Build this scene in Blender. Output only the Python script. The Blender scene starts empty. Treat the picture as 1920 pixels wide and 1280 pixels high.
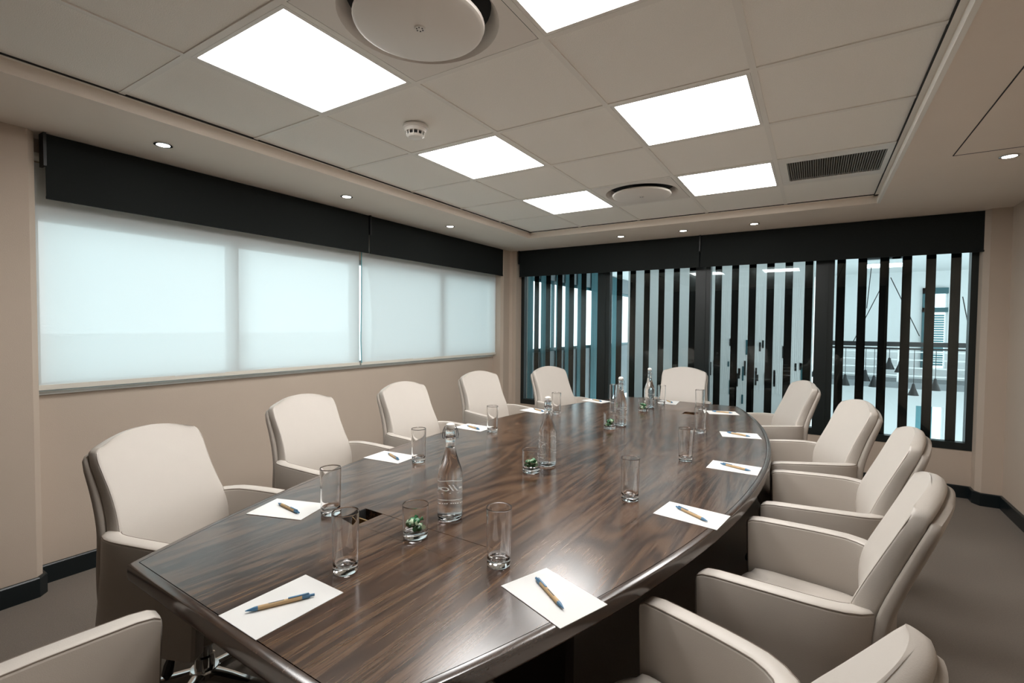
import bpy, bmesh, math, random
from mathutils import Vector, Matrix

# ------------------------------------------------------------------ camera, world, exposure
scene = bpy.context.scene
C = scene.collection
IMG_W, IMG_H = 1920.0, 1280.0
F_PX, YAW, PITCH, ROLL, EYE = 909.06, 0.5594, -0.0311, 0.0087, 1.38
fwd = Vector((-math.sin(YAW) * math.cos(PITCH), math.cos(YAW) * math.cos(PITCH), math.sin(PITCH)))
r0 = Vector((math.cos(YAW), math.sin(YAW), 0)); u0 = r0.cross(fwd)
right = math.cos(ROLL) * r0 + math.sin(ROLL) * u0
up = -math.sin(ROLL) * r0 + math.cos(ROLL) * u0
cam_data = bpy.data.cameras.new('camera')
cam = bpy.data.objects.new('camera', cam_data); C.objects.link(cam)
cam_data.sensor_fit = 'HORIZONTAL'; cam_data.sensor_width = 36.0
cam_data.lens = F_PX / IMG_W * 36.0
cam_data.clip_start = 0.02
cam.matrix_world = Matrix(((right.x, up.x, -fwd.x, 0), (right.y, up.y, -fwd.y, 0), (right.z, up.z, -fwd.z, EYE), (0, 0, 0, 1)))
scene.camera = cam

world = bpy.data.worlds.new('world'); scene.world = world; world.use_nodes = True
bg = world.node_tree.nodes['Background']
bg.inputs[0].default_value = (0.86, 0.97, 1.0, 1); bg.inputs[1].default_value = 2.0
scene.view_settings.view_transform = 'Standard'; scene.view_settings.look = 'None'
scene.view_settings.gamma = 1.0; scene.view_settings.use_curve_mapping = False
scene.view_settings.exposure = 0.5
scene.cycles.use_denoising = True
scene.cycles.sample_clamp_indirect = 6.0

PANEL = 14.0          # radiance of the LED ceiling panels


def ray(px, py):
    return right * ((px - 960) / F_PX) - up * ((py - 640) / F_PX) + fwd
def on_z(px, py, z):
    d = ray(px, py); s = (z - EYE) / d.z
    return Vector((d.x * s, d.y * s, z))
def on_y(px, py, y):
    d = ray(px, py); s = y / d.y
    return Vector((d.x * s, y, EYE + d.z * s))

# ------------------------------------------------------------------ materials
def new_mat(name):
    m = bpy.data.materials.new(name); m.use_nodes = True
    return m, m.node_tree, m.node_tree.nodes['Principled BSDF']
def plain(name, col, rough=0.5, metal=0.0, spec=0.5, bump=0.0, bscale=300.0, var=0.0, vscale=8.0):
    m, t, p = new_mat(name)
    p.inputs['Base Color'].default_value = (*col, 1); p.inputs['Roughness'].default_value = rough
    p.inputs['Metallic'].default_value = metal; p.inputs['Specular IOR Level'].default_value = spec
    tc = t.nodes.new('ShaderNodeTexCoord')
    if bump > 0:
        n = t.nodes.new('ShaderNodeTexNoise'); n.inputs['Scale'].default_value = bscale; n.inputs['Detail'].default_value = 3
        b = t.nodes.new('ShaderNodeBump'); b.inputs['Strength'].default_value = bump; b.inputs['Distance'].default_value = 0.002
        t.links.new(tc.outputs['Object'], n.inputs['Vector']); t.links.new(n.outputs['Fac'], b.inputs['Height'])
        t.links.new(b.outputs['Normal'], p.inputs['Normal'])
    if var > 0:
        n = t.nodes.new('ShaderNodeTexNoise'); n.inputs['Scale'].default_value = vscale; n.inputs['Detail'].default_value = 5
        r = t.nodes.new('ShaderNodeMapRange'); r.inputs[3].default_value = 1 - var; r.inputs[4].default_value = 1 + var
        mx = t.nodes.new('ShaderNodeMix'); mx.data_type = 'RGBA'; mx.blend_type = 'MULTIPLY'; mx.inputs[0].default_value = 1
        mx.inputs[6].default_value = (*col, 1)
        t.links.new(tc.outputs['Object'], n.inputs['Vector']); t.links.new(n.outputs['Fac'], r.inputs[0])
        t.links.new(r.outputs[0], mx.inputs[7]); t.links.new(mx.outputs[2], p.inputs['Base Color'])
    return m
def emit(name, col, s):
    m = bpy.data.materials.new(name); m.use_nodes = True; t = m.node_tree; t.nodes.clear()
    o = t.nodes.new('ShaderNodeOutputMaterial'); e = t.nodes.new('ShaderNodeEmission')
    e.inputs[0].default_value = (*col, 1); e.inputs[1].default_value = s
    t.links.new(e.outputs[0], o.inputs[0]); return m
def wood(name, dark, mid, light, rough=0.17, bump=0.03, grain=0.95):
    m, t, p = new_mat(name)
    L = t.links.new
    tc = t.nodes.new('ShaderNodeTexCoord')
    mp = t.nodes.new('ShaderNodeMapping'); mp.inputs['Scale'].default_value = (1, 0.13, 1)
    L(tc.outputs['Object'], mp.inputs['Vector'])
    big = t.nodes.new('ShaderNodeTexNoise'); big.inputs['Scale'].default_value = 4.0; big.inputs['Detail'].default_value = 2.5; big.inputs['Distortion'].default_value = 0.5
    L(mp.outputs[0], big.inputs['Vector'])
    mul = t.nodes.new('ShaderNodeMath'); mul.operation = 'MULTIPLY'; mul.inputs[1].default_value = 95.0
    L(big.outputs['Fac'], mul.inputs[0])
    sn = t.nodes.new('ShaderNodeMath'); sn.operation = 'SINE'; L(mul.outputs[0], sn.inputs[0])
    mp2 = t.nodes.new('ShaderNodeMapping'); mp2.inputs['Scale'].default_value = (1, 0.035, 1)
    L(tc.outputs['Object'], mp2.inputs['Vector'])
    fine = t.nodes.new('ShaderNodeTexNoise'); fine.inputs['Scale'].default_value = 300.0; fine.inputs['Detail'].default_value = 4
    L(mp2.outputs[0], fine.inputs['Vector'])
    a1 = t.nodes.new('ShaderNodeMath'); a1.operation = 'MULTIPLY_ADD'; a1.inputs[1].default_value = 0.15; a1.inputs[2].default_value = 0.0
    L(sn.outputs[0], a1.inputs[0])
    a2 = t.nodes.new('ShaderNodeMath'); a2.operation = 'MULTIPLY_ADD'; a2.inputs[1].default_value = grain; L(a1.outputs[0], a2.inputs[2]); L(fine.outputs['Fac'], a2.inputs[0])
    patch = t.nodes.new('ShaderNodeTexNoise'); patch.inputs['Scale'].default_value = 1.6; patch.inputs['Detail'].default_value = 2
    L(tc.outputs['Object'], patch.inputs['Vector'])
    a3 = t.nodes.new('ShaderNodeMath'); a3.operation = 'MULTIPLY_ADD'; a3.inputs[1].default_value = 0.35; L(patch.outputs['Fac'], a3.inputs[0]); L(a2.outputs[0], a3.inputs[2])
    cr = t.nodes.new('ShaderNodeValToRGB')
    e = cr.color_ramp.elements; e[0].position = 0.47; e[0].color = (*dark, 1); e[1].position = 0.90; e[1].color = (*light, 1)
    k = cr.color_ramp.elements.new(0.66); k.color = (*mid, 1)
    L(a3.outputs[0], cr.inputs[0]); L(cr.outputs[0], p.inputs['Base Color'])
    rr = t.nodes.new('ShaderNodeMapRange'); rr.inputs[3].default_value = rough - 0.03; rr.inputs[4].default_value = rough + 0.05
    L(fine.outputs['Fac'], rr.inputs[0]); L(rr.outputs[0], p.inputs['Roughness'])
    b = t.nodes.new('ShaderNodeBump'); b.inputs['Strength'].default_value = bump; b.inputs['Distance'].default_value = 0.001
    L(fine.outputs['Fac'], b.inputs['Height']); L(b.outputs['Normal'], p.inputs['Normal'])
    p.inputs['Specular IOR Level'].default_value = 0.9
    return m
def glass(name, ior=1.45, col=(1, 1, 1), rough=0.0):
    m, t, p = new_mat(name)
    p.inputs['Base Color'].default_value = (*col, 1); p.inputs['Transmission Weight'].default_value = 1
    p.inputs['IOR'].default_value = ior; p.inputs['Roughness'].default_value = rough
    return m
def pane_mat(name, tint, refl_ior=1.5):
    m = bpy.data.materials.new(name); m.use_nodes = True; t = m.node_tree; t.nodes.clear()
    o = t.nodes.new('ShaderNodeOutputMaterial'); mx = t.nodes.new('ShaderNodeMixShader')
    tr = t.nodes.new('ShaderNodeBsdfTransparent'); tr.inputs[0].default_value = (*tint, 1)
    gl = t.nodes.new('ShaderNodeBsdfGlossy'); gl.inputs['Roughness'].default_value = 0.0
    fr = t.nodes.new('ShaderNodeFresnel'); fr.inputs[0].default_value = refl_ior
    t.links.new(fr.outputs[0], mx.inputs[0]); t.links.new(tr.outputs[0], mx.inputs[1]); t.links.new(gl.outputs[0], mx.inputs[2])
    t.links.new(mx.outputs[0], o.inputs[0]); return m
def shade_mat(name, col, trans, clear):
    m = bpy.data.materials.new(name); m.use_nodes = True; t = m.node_tree; t.nodes.clear()
    o = t.nodes.new('ShaderNodeOutputMaterial')
    d = t.nodes.new('ShaderNodeBsdfDiffuse'); d.inputs[0].default_value = (*col, 1)
    tl = t.nodes.new('ShaderNodeBsdfTranslucent'); tl.inputs[0].default_value = (*col, 1)
    tp = t.nodes.new('ShaderNodeBsdfTransparent'); tp.inputs[0].default_value = (*col, 1)
    m1 = t.nodes.new('ShaderNodeMixShader'); m1.inputs[0].default_value = trans
    m2 = t.nodes.new('ShaderNodeMixShader'); m2.inputs[0].default_value = clear
    L = t.links.new
    L(d.outputs[0], m1.inputs[1]); L(tl.outputs[0], m1.inputs[2]); L(m1.outputs[0], m2.inputs[1]); L(tp.outputs[0], m2.inputs[2])
    L(m2.outputs[0], o.inputs[0]); return m

M = {}
M['wall'] = plain('beige_wall_vinyl', (0.55, 0.452, 0.365), 0.7, bump=0.25, bscale=260, var=0.05, vscale=2.5)
M['soffit'] = plain('soffit_paint', (0.84, 0.74, 0.64), 0.75, bump=0.12, bscale=200, var=0.03, vscale=3)
M['tile'] = plain('mineral_fibre_tile', (0.94, 0.90, 0.83), 0.85, bump=0.6, bscale=260, var=0.10, vscale=300)
M['tbar'] = plain('white_grid_metal', (0.88, 0.84, 0.77), 0.5)
M['carpet'] = plain('taupe_carpet', (0.22, 0.188, 0.16), 0.95, spec=0.1, bump=0.9, bscale=420, var=0.16, vscale=160)
M['skirting'] = plain('black_skirting', (0.006, 0.011, 0.013), 0.35)
M['blackout'] = plain('charcoal_blind_fabric', (0.015, 0.018, 0.0175), 0.85, spec=0.2, bump=0.3, bscale=900, var=0.12, vscale=60)
M['shade'] = shade_mat('white_shade_fabric', (0.93, 0.955, 0.95), 0.52, 0.10)
M['hem'] = plain('shade_hem', (0.74, 0.70, 0.62), 0.6)
M['sill'] = plain('sill_white', (0.78, 0.76, 0.72), 0.4)
M['frame_dark'] = plain('dark_bronze_frame', (0.010, 0.015, 0.015), 0.35)
M['frame_grey'] = plain('grey_aluminium_frame', (0.30, 0.32, 0.32), 0.4, metal=0.4)
M['pane'] = pane_mat('clear_pane', (0.84, 0.90, 0.91))
M['pane_ext'] = pane_mat('exterior_pane', (0.90, 0.97, 0.98))
M['stripe'] = plain('dark_film_stripe', (0.014, 0.013, 0.012), 0.12, spec=0.6)
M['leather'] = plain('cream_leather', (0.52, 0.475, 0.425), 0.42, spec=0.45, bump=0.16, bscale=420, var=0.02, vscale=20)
M['leather_side'] = plain('taupe_leather', (0.40, 0.355, 0.31), 0.45, spec=0.4, bump=0.16, bscale=420, var=0.02, vscale=20)  # darker copy of the cream leather, shade of the sides put into the colour
M['seam'] = plain('seam_thread', (0.20, 0.16, 0.13), 0.7)
M['chrome'] = plain('polished_aluminium', (0.72, 0.73, 0.73), 0.12, metal=1.0)
M['black'] = plain('black_plastic', (0.010, 0.011, 0.012), 0.4)
M['wood'] = wood('dark_oak_veneer', (0.024, 0.0105, 0.005), (0.062, 0.030, 0.015), (0.105, 0.057, 0.030), 0.205)
M['wood_rim'] = wood('dark_oak_rim', (0.026, 0.013, 0.0075), (0.040, 0.021, 0.012), (0.055, 0.030, 0.018), 0.2, 0.0)
M['wood_base'] = plain('dark_table_base', (0.018, 0.012, 0.010), 0.4)
M['brass'] = plain('brass_strip', (0.30, 0.17, 0.06), 0.35, metal=0.8)
M['paper'] = plain('white_paper', (0.66, 0.655, 0.635), 0.7, var=0.01)
M['kraft'] = plain('kraft_barrel', (0.50, 0.34, 0.18), 0.7, var=0.08, vscale=300)
M['blue'] = plain('blue_plastic', (0.06, 0.17, 0.30), 0.35)
M['print_dark'] = plain('dark_print', (0.05, 0.06, 0.07), 0.5)
M['glass'] = glass('clear_glass', 1.45)
M['water'] = glass('still_water', 1.33)
M['print'] = shade_mat('white_bottle_print', (0.95, 0.95, 0.93), 0.5, 0.0)
M['ceramic'] = plain('white_ceramic', (0.78, 0.76, 0.72), 0.25)
M['wire'] = plain('steel_wire', (0.16, 0.17, 0.20), 0.3, metal=0.9)
M['mint_g'] = plain('green_foil', (0.02, 0.13, 0.045), 0.25, spec=0.7, var=0.3, vscale=90)
M['mint_p'] = plain('pale_green_foil', (0.42, 0.55, 0.36), 0.3, spec=0.7, var=0.2, vscale=90)
M['white_metal'] = plain('white_painted_metal', (0.85, 0.81, 0.75), 0.4)
M['disc'] = plain('diffuser_disc_paint', (0.84, 0.78, 0.71), 0.45)
M['recess'] = plain('dark_recess', (0.02, 0.02, 0.02), 0.8)
M['grille'] = plain('grille_metal', (0.20, 0.18, 0.15), 0.5)
M['panel'] = emit('led_panel_light', (1.0, 0.985, 0.965), PANEL)
M['panel_far'] = emit('corridor_panel_light', (0.95, 1.0, 1.0), 5.5)  # glow of the fill panels added beyond the glass
M['spot'] = emit('downlight_lamp', (1.0, 0.96, 0.90), 22.0)
M['white_wall'] = plain('white_plaster', (0.74, 0.76, 0.76), 0.8)
M['grey_wall'] = plain('grey_plaster', (0.20, 0.22, 0.23), 0.8)
M['curtain'] = shade_mat('teal_grey_curtain', (0.16, 0.30, 0.33), 0.45, 0.0)
M['teal'] = plain('teal_frame', (0.02, 0.10, 0.12), 0.4)
M['louvre'] = plain('louvre_teal', (0.10, 0.28, 0.32), 0.5)

# ------------------------------------------------------------------ mesh helpers
class MB:
    def __init__(s): s.v = []; s.f = []
    def add(s, verts, faces):
        o = len(s.v); s.v += [tuple(v) for v in verts]; s.f += [tuple(i + o for i in f) for f in faces]; return s
    def box(s, x0, x1, y0, y1, z0, z1):
        x0, x1 = min(x0, x1), max(x0, x1); y0, y1 = min(y0, y1), max(y0, y1); z0, z1 = min(z0, z1), max(z0, z1)
        v = [(x0, y0, z0), (x1, y0, z0), (x1, y1, z0), (x0, y1, z0), (x0, y0, z1), (x1, y0, z1), (x1, y1, z1), (x0, y1, z1)]
        return s.add(v, [(0, 3, 2, 1), (4, 5, 6, 7), (0, 1, 5, 4), (1, 2, 6, 5), (2, 3, 7, 6), (3, 0, 4, 7)])
    def loft(s, rings, cap0=True, cap1=True, closed=True):
        n = len(rings[0]); v = [p for r in rings for p in r]; f = []
        for k in range(len(rings) - 1):
            for i in range(n if closed else n - 1):
                j = (i + 1) % n
                f.append((k * n + i, k * n + j, (k + 1) * n + j, (k + 1) * n + i))
        if cap0: f.append(tuple(reversed(range(n))))
        if cap1: f.append(tuple(range((len(rings) - 1) * n, len(rings) * n)))
        return s.add(v, f)
    def lathe(s, prof, n=24, c=(0, 0, 0), cap0=False, cap1=False):
        rings = [[(c[0] + r * math.cos(2 * math.pi * i / n), c[1] + r * math.sin(2 * math.pi * i / n), c[2] + z) for i in range(n)] for r, z in prof]
        return s.loft(rings, cap0, cap1)
    def prism(s, poly, z0, z1):
        n = len(poly)
        v = [(x, y, z0) for x, y in poly] + [(x, y, z1) for x, y in poly]
        f = [tuple(reversed(range(n))), tuple(range(n, 2 * n))] + [(i, (i + 1) % n, n + (i + 1) % n, n + i) for i in range(n)]
        return s.add(v, f)
    def tube(s, pts, r, n=8, caps=True, closed=False):
        pts = [Vector(p) for p in pts]; rings = []
        ref = Vector((0, 0, 1)); N = len(pts)
        for i, p in enumerate(pts):
            a = pts[i - 1] if (i > 0 or closed) else p
            b = pts[(i + 1) % N] if (i < N - 1 or closed) else p
            d = (b - a).normalized()
            q = ref if abs(d.dot(ref)) < 0.95 else Vector((1, 0, 0))
            x = d.cross(q).normalized(); y = d.cross(x)
            rr = r[i] if isinstance(r, (list, tuple)) else r
            rings.append([tuple(p + x * (rr * math.cos(2 * math.pi * k / n)) + y * (rr * math.sin(2 * math.pi * k / n))) for k in range(n)])
        if closed: rings.append(rings[0]); caps = False
        return s.loft(rings, caps, caps)
    def build(s, name, mat, parent=None, smooth=True, angle=38, loc=None, rotz=0.0):
        me = bpy.data.meshes.new(name); me.from_pydata(s.v, [], s.f); me.validate(); me.update()
        b = bmesh.new(); b.from_mesh(me); bmesh.ops.recalc_face_normals(b, faces=b.faces); b.to_mesh(me); b.free()
        me.materials.append(mat)
        if smooth:
            me.shade_smooth(); me.set_sharp_from_angle(angle=math.radians(angle))
        o = bpy.data.objects.new(name, me); C.objects.link(o)
        if parent is not None: o.parent = parent
        if loc is not None: o.location = loc
        o.rotation_euler.z = rotz
        return o

def tag(o, label, cat, group=None):
    o['label'] = label; o['category'] = cat
    if group: o['group'] = group
    return o
def thing(name, label, cat, loc=(0, 0, 0), rotz=0.0, group=None):
    o = bpy.data.objects.new(name, None); C.objects.link(o); o.location = loc; o.rotation_euler.z = rotz
    o.empty_display_size = 0.05
    return tag(o, label, cat, group)
def struct(o): o['kind'] = 'structure'; return o
def dup(root, loc, rotz, label=None, group=None):
    def rec(o, parent):
        c = o.copy(); C.objects.link(c); c.parent = parent
        for ch in o.children: rec(ch, c)
        return c
    r = rec(root, None); r.location = loc; r.rotation_euler.z = rotz
    if label: r['label'] = label
    if group: r['group'] = group
    return r
def support(prof, near=0.0015):
    out = [prof[0]]
    for (r0_, z0_), (r1_, z1_) in zip(prof[:-1], prof[1:]):
        L_ = math.hypot(r1_ - r0_, z1_ - z0_)
        if L_ > near * 4:
            k = near / L_
            out += [(r0_ + (r1_ - r0_) * k, z0_ + (z1_ - z0_) * k), (r1_ - (r1_ - r0_) * k, z1_ - (z1_ - z0_) * k)]
        out.append((r1_, z1_))
    return out
def rounded_rect(cx, cy, hx, hy, r, n=5):
    out = []
    for qx, qy, a0 in ((1, 1, 0), (-1, 1, 90), (-1, -1, 180), (1, -1, 270)):
        for k in range(n + 1):
            a = math.radians(a0 + 90 * k / n)
            out.append((cx + qx * (hx - r) + r * math.cos(a), cy + qy * (hy - r) + r * math.sin(a)))
    return out
def cat_interp(tab, z):
    n = len(tab)
    if z <= tab[0][0]: return tab[0][1:]
    if z >= tab[-1][0]: return tab[-1][1:]
    for i in range(n - 1):
        if tab[i][0] <= z <= tab[i + 1][0]: break
    a, b = tab[i], tab[i + 1]; pa = tab[max(i - 1, 0)]; pb = tab[min(i + 2, n - 1)]
    h = b[0] - a[0]; t = (z - a[0]) / h; res = []
    for k in range(1, len(a)):
        ma = (b[k] - pa[k]) / max(b[0] - pa[0], 1e-9) * h; mb = (pb[k] - a[k]) / max(pb[0] - a[0], 1e-9) * h
        t2, t3 = t * t, t * t * t
        res.append((2 * t3 - 3 * t2 + 1) * a[k] + (t3 - 2 * t2 + t) * ma + (-2 * t3 + 3 * t2) * b[k] + (t3 - t2) * mb)
    return tuple(res)

# ------------------------------------------------------------------ room shell
Z_SOF, Z_TILE = 2.325, 2.382
X_L, X_PIL, X_R = -3.43, -3.288, 1.255
Y_B, Y_F, Y_PIL = -2.4, 5.34, 5.18
CX0, CX1, CY0, CY1 = -2.63, 0.37, -1.485, 4.54

struct(MB().box(-3.7, 1.5, Y_B - .2, 5.6, -0.05, 0.0).build('floor', M['carpet'], smooth=False))
wl = MB().box(-3.62, X_L, 0.70, 5.3, 0, 1.0).box(-3.62, X_L, 0.70, 5.3, 1.955, 2.42)
struct(wl.build('wall_left', M['wall'], smooth=False))
ch = 0.028
near_p = [(-3.7, Y_B), (X_PIL, Y_B), (X_PIL, 0.772), (X_PIL - ch, 0.772 + ch), (-3.7, 0.772 + ch)]
struct(MB().prism(near_p, 0, 2.42).build('wall_left_pier_near', M['wall'], smooth=False))
far_p = [(-3.7, 5.02), (X_PIL - ch, 5.02), (X_PIL, 5.02 + ch), (X_PIL, Y_PIL), (X_PIL + ch, Y_PIL + ch), (-3.205, Y_PIL + ch), (-3.205, 5.5), (-3.7, 5.5)]
struct(MB().prism(far_p, 0, 2.42).build('wall_left_pier_far', M['wall'], smooth=False))
wf = MB().box(-3.25, 1.2, Y_F, 5.5, 0, 0.392).box(-3.25, 1.2, Y_F, 5.5, 2.21, 2.42)
struct(wf.build('wall_far', M['wall'], smooth=False))
rp = [(1.105, 5.5), (1.105, Y_PIL + 0.05), (1.135, Y_PIL), (1.4, Y_PIL), (1.4, 5.5)]
struct(MB().prism(rp, 0, 2.42).build('wall_right_pier', M['wall'], smooth=False))
struct(MB().box(X_R, 1.4, Y_B, Y_PIL, 0, 2.42).build('wall_right', M['wall'], smooth=False))
struct(MB().box(-3.7, 1.5, Y_B - .12, Y_B, 0, 2.42).build('wall_back', plain('dark_timber_wall', (0.10, 0.08, 0.07), 0.6, var=0.1, vscale=6), smooth=False))  # unseen wall, coloured dark to cut bounce onto camera-facing surfaces

# soffit ring + tile field
sof = MB().box(-3.7, CX0, Y_B, 5.5, Z_SOF, 2.45).box(CX1, 1.5, Y_B, 5.5, Z_SOF, 2.45).box(CX0, CX1, CY1, 5.5, Z_SOF, 2.45).box(CX0, CX1, Y_B, CY0, Z_SOF, 2.45)
ceil = struct(sof.build('ceiling', M['soffit'], smooth=False))
MB().box(CX0, CX1, CY0, CY1, 2.44, 2.46).build('ceiling_slab', M['recess'], ceil, smooth=False)
LIGHTS = {(1, 0), (1, 2), (1, 4), (3, 0), (3, 2), (3, 4)}
OTHER = {(2, 0), (2, 4), (4, 4)}
tile_me = None
rnd = random.Random(4)
for i in range(5):
    for j in range(-4, 6):
        if (i, j) in LIGHTS or (i, j) in OTHER: continue
        cx, cy = CX0 + 0.3 + 0.6 * i, 1.215 + 0.6 * j
        if tile_me is None:
            o = MB().box(-.294, .294, -.294, .294, 0, 0.015).build('ceiling_tile', M['tile'], ceil, smooth=False); tile_me = o.data
        else:
            o = bpy.data.objects.new('ceiling_tile', tile_me); C.objects.link(o); o.parent = ceil
        o.location = (cx, cy, Z_TILE + 0.003 + rnd.uniform(0, .002)); o.rotation_euler.z = rnd.choice((0, math.pi / 2, math.pi))
for i in range(1, 5):
    x = CX0 + .6 * i
    MB().box(x - .012, x + .012, CY0, CY1, Z_TILE, Z_TILE + .03).build('grid_rail', M['tbar'], ceil, smooth=False)
for j in range(-3, 6):
    y = 0.915 + .6 * j
    for i in range(5):
        MB().box(CX0 + .6 * i + .012, CX0 + .6 * (i + 1) - .012, y - .012, y + .012, Z_TILE, Z_TILE + .03).build('grid_rail', M['tbar'], ceil, smooth=False)
# perimeter angle and rounded fascia bead
struct(MB().box(CX0, CX0 + .022, CY0, CY1, Z_TILE - .002, Z_TILE + .02).build('trim_1', M['tbar'], smooth=False))
struct(MB().box(CX1 - .022, CX1, CY0, CY1, Z_TILE - .002, Z_TILE + .02).build('trim_2', M['tbar'], smooth=False))
struct(MB().box(CX0, CX1, CY1 - .03, CY1, Z_TILE - .002, Z_TILE + .02).build('trim_3', M['tbar'], smooth=False))
struct(MB().box(CX1 - .006, CX1 + .012, CY0, CY1, Z_SOF - .004, Z_SOF + .03).build('trim_4', M['tbar'], smooth=False))
for g_ in ((CX0 + .022, CX0 + .029, CY0, CY1), (CX1 - .028, CX1 - .022, CY0, CY1), (CX0, CX1, CY1 - .036, CY1 - .030)):
    MB().box(*g_, Z_TILE - .0026, Z_TILE + .012).build('shadow_gap', M['recess'], ceil, smooth=False)  # solid dark strips standing in for the shadow line along the tile edge
# access hatch in right soffit
h = MB().box(0.612, 1.16, 2.1, 3.515, Z_SOF - .0009, Z_SOF - .0003)
hatch = tag(h.build('access_hatch', M['soffit'], smooth=False), 'flush painted access panel in the soffit above the right wall', 'access panel')
MB().box(0.606, 0.611, 2.1, 3.523, Z_SOF - .0014, Z_SOF - .0003).box(0.611, 1.16, 3.516, 3.523, Z_SOF - .0014, Z_SOF - .0003).build('shadow_gap', M['recess'], hatch, smooth=False)

# skirting
def skirt(name, poly_pts, t=0.016, hgt=0.1):
    # poly_pts: polyline of wall face, room on the left-hand side
    mb = MB(); n = len(poly_pts); rings = []
    for i, p in enumerate(poly_pts):
        p = Vector(p); ds = []
        if i > 0: ds.append((p - Vector(poly_pts[i - 1])).normalized())
        if i < n - 1: ds.append((Vector(poly_pts[i + 1]) - p).normalized())
        nn = sum((Vector((-d.y, d.x)) for d in ds), Vector((0, 0))).normalized()
        k = 1.0 / max(0.4, nn.dot(Vector((-ds[0].y, ds[0].x))))
        q = p + nn * t * k
        rings.append([(p.x, p.y, 0), (q.x, q.y, 0), (q.x, q.y, hgt - .006), (q.x - nn.x * .005, q.y - nn.y * .005, hgt), (p.x, p.y, hgt)])
    mb.loft(rings)
    return struct(mb.build(name, M['skirting'], angle=25))
skirt('baseboard_left', [(X_L, 5.02), (X_L, 0.772 + ch), (X_PIL - ch, 0.772 + ch), (X_PIL, 0.772), (X_PIL, Y_B)])
skirt('baseboard_right', [(X_R, Y_B), (X_R, Y_PIL), (1.135, Y_PIL), (1.105, Y_PIL + .05), (1.105, Y_F), (-3.205, Y_F)])

# left window: sill, frame, panes
struct(MB().box(-3.62, X_L + .012, 0.78, 5.03, 1.0, 1.018).build('trim_5', M['sill'], smooth=False))
w1 = struct(MB().box(-3.50, -3.44, 0.78, 5.04, 1.018, 1.06).box(-3.50, -3.44, 0.78, 5.04, 1.915, 1.955).box(-3.50, -3.44, 0.78, .84, 1.06, 1.915).box(-3.50, -3.44, 4.98, 5.04, 1.06, 1.915).build('window_1', M['frame_grey'], smooth=False))
ys = [0.84, 1.84, 2.895, 3.99, 4.98]
for y in ys[1:-1]:
    MB().box(-3.50, -3.435, y - .03, y + .03, 1.06, 1.915).build('mullion', M['frame_grey'], w1, smooth=False)
for a, b in zip(ys[:-1], ys[1:]):
    MB().box(-3.473, -3.469, a + .03, b - .03, 1.06, 1.915).build('window_pane', M['pane_ext'], w1, smooth=False)

# white translucent shades (two) on the left window
def shade(name, y0, y1, label):
    t = thing(name, label, 'window shade', ((-3.375), (y0 + y1) / 2, 1.03))
    hw = (y1 - y0) / 2
    n = 24; rings = []
    for i in range(n + 1):
        y = -hw + 2 * hw * i / n
        bow = 0.006 * math.sin(3.1 * i / n + .4)
        rings.append([(bow * .3, y, 1.16), (bow, y, 0.6), (bow * 1.2, y, 0.02)])
    MB().loft(rings, False, False, closed=False).build('fabric', M['shade'], t)
    MB().box(-.007, .007, -hw, hw, 0.0, 0.026).build('hem_bar', M['hem'], t, smooth=False)
    MB().tube([(0, -hw, 1.19), (0, hw, 1.19)], .022, 12).build('roller', M['hem'], t)
    return t
shade('roller_shade', 0.803, 2.879, 'white translucent roller shade on the left window, nearer the camera')
shade('roller_shade', 2.897, 5.0, 'white translucent roller shade on the left window, at the far end')
cord = MB().tube([(-3.352, 2.884, 2.2), (-3.352, 2.883, 1.6), (-3.352, 2.876, 1.25), (-3.352, 2.884, 1.05)], .004, 6)
tag(cord.build('shade_cord', plain('teal_cord', (0.10, 0.36, 0.42), .5)), 'thin teal pull cord hanging between the two white shades', 'cord')

# charcoal blackout blinds
def blackout(loc, length, rotz, label, name='blackout_blind'):
    t = thing(name, label, 'blind', loc, rotz, 'charcoal blackout blinds')
    MB().box(0, length, -.0015, .0015, 0.012, 0.322).build('fabric', M['blackout'], t, smooth=False)
    MB().box(0, length, -.006, .006, 0, .014).build('bottom_bar', M['blackout'], t, smooth=False)
    MB().box(-.012, 0.0, -.02, .045, 0.16, 0.324).build('bracket', M['black'], t, smooth=False)
    MB().tube([(0, .03, .285), (length, .03, .285)], .022, 12).build('roller', M['black'], t)
    return t
blackout((X_PIL + .003, 0.835, 1.999), 2.068, math.pi / 2, 'charcoal blackout blind above the left window, long one nearest the camera')
blackout((X_PIL + .003, 2.918, 1.999), 2.10, math.pi / 2, 'charcoal blackout blind above the left window, ending at the far corner')
blackout((-3.168, 5.228, 2.0), 2.14, 0, 'charcoal blackout blind above the far glass wall, left half')
blackout((-1.014, 5.228, 2.0), 2.135, 0, 'charcoal blackout blind above the far glass wall, right half')

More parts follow.
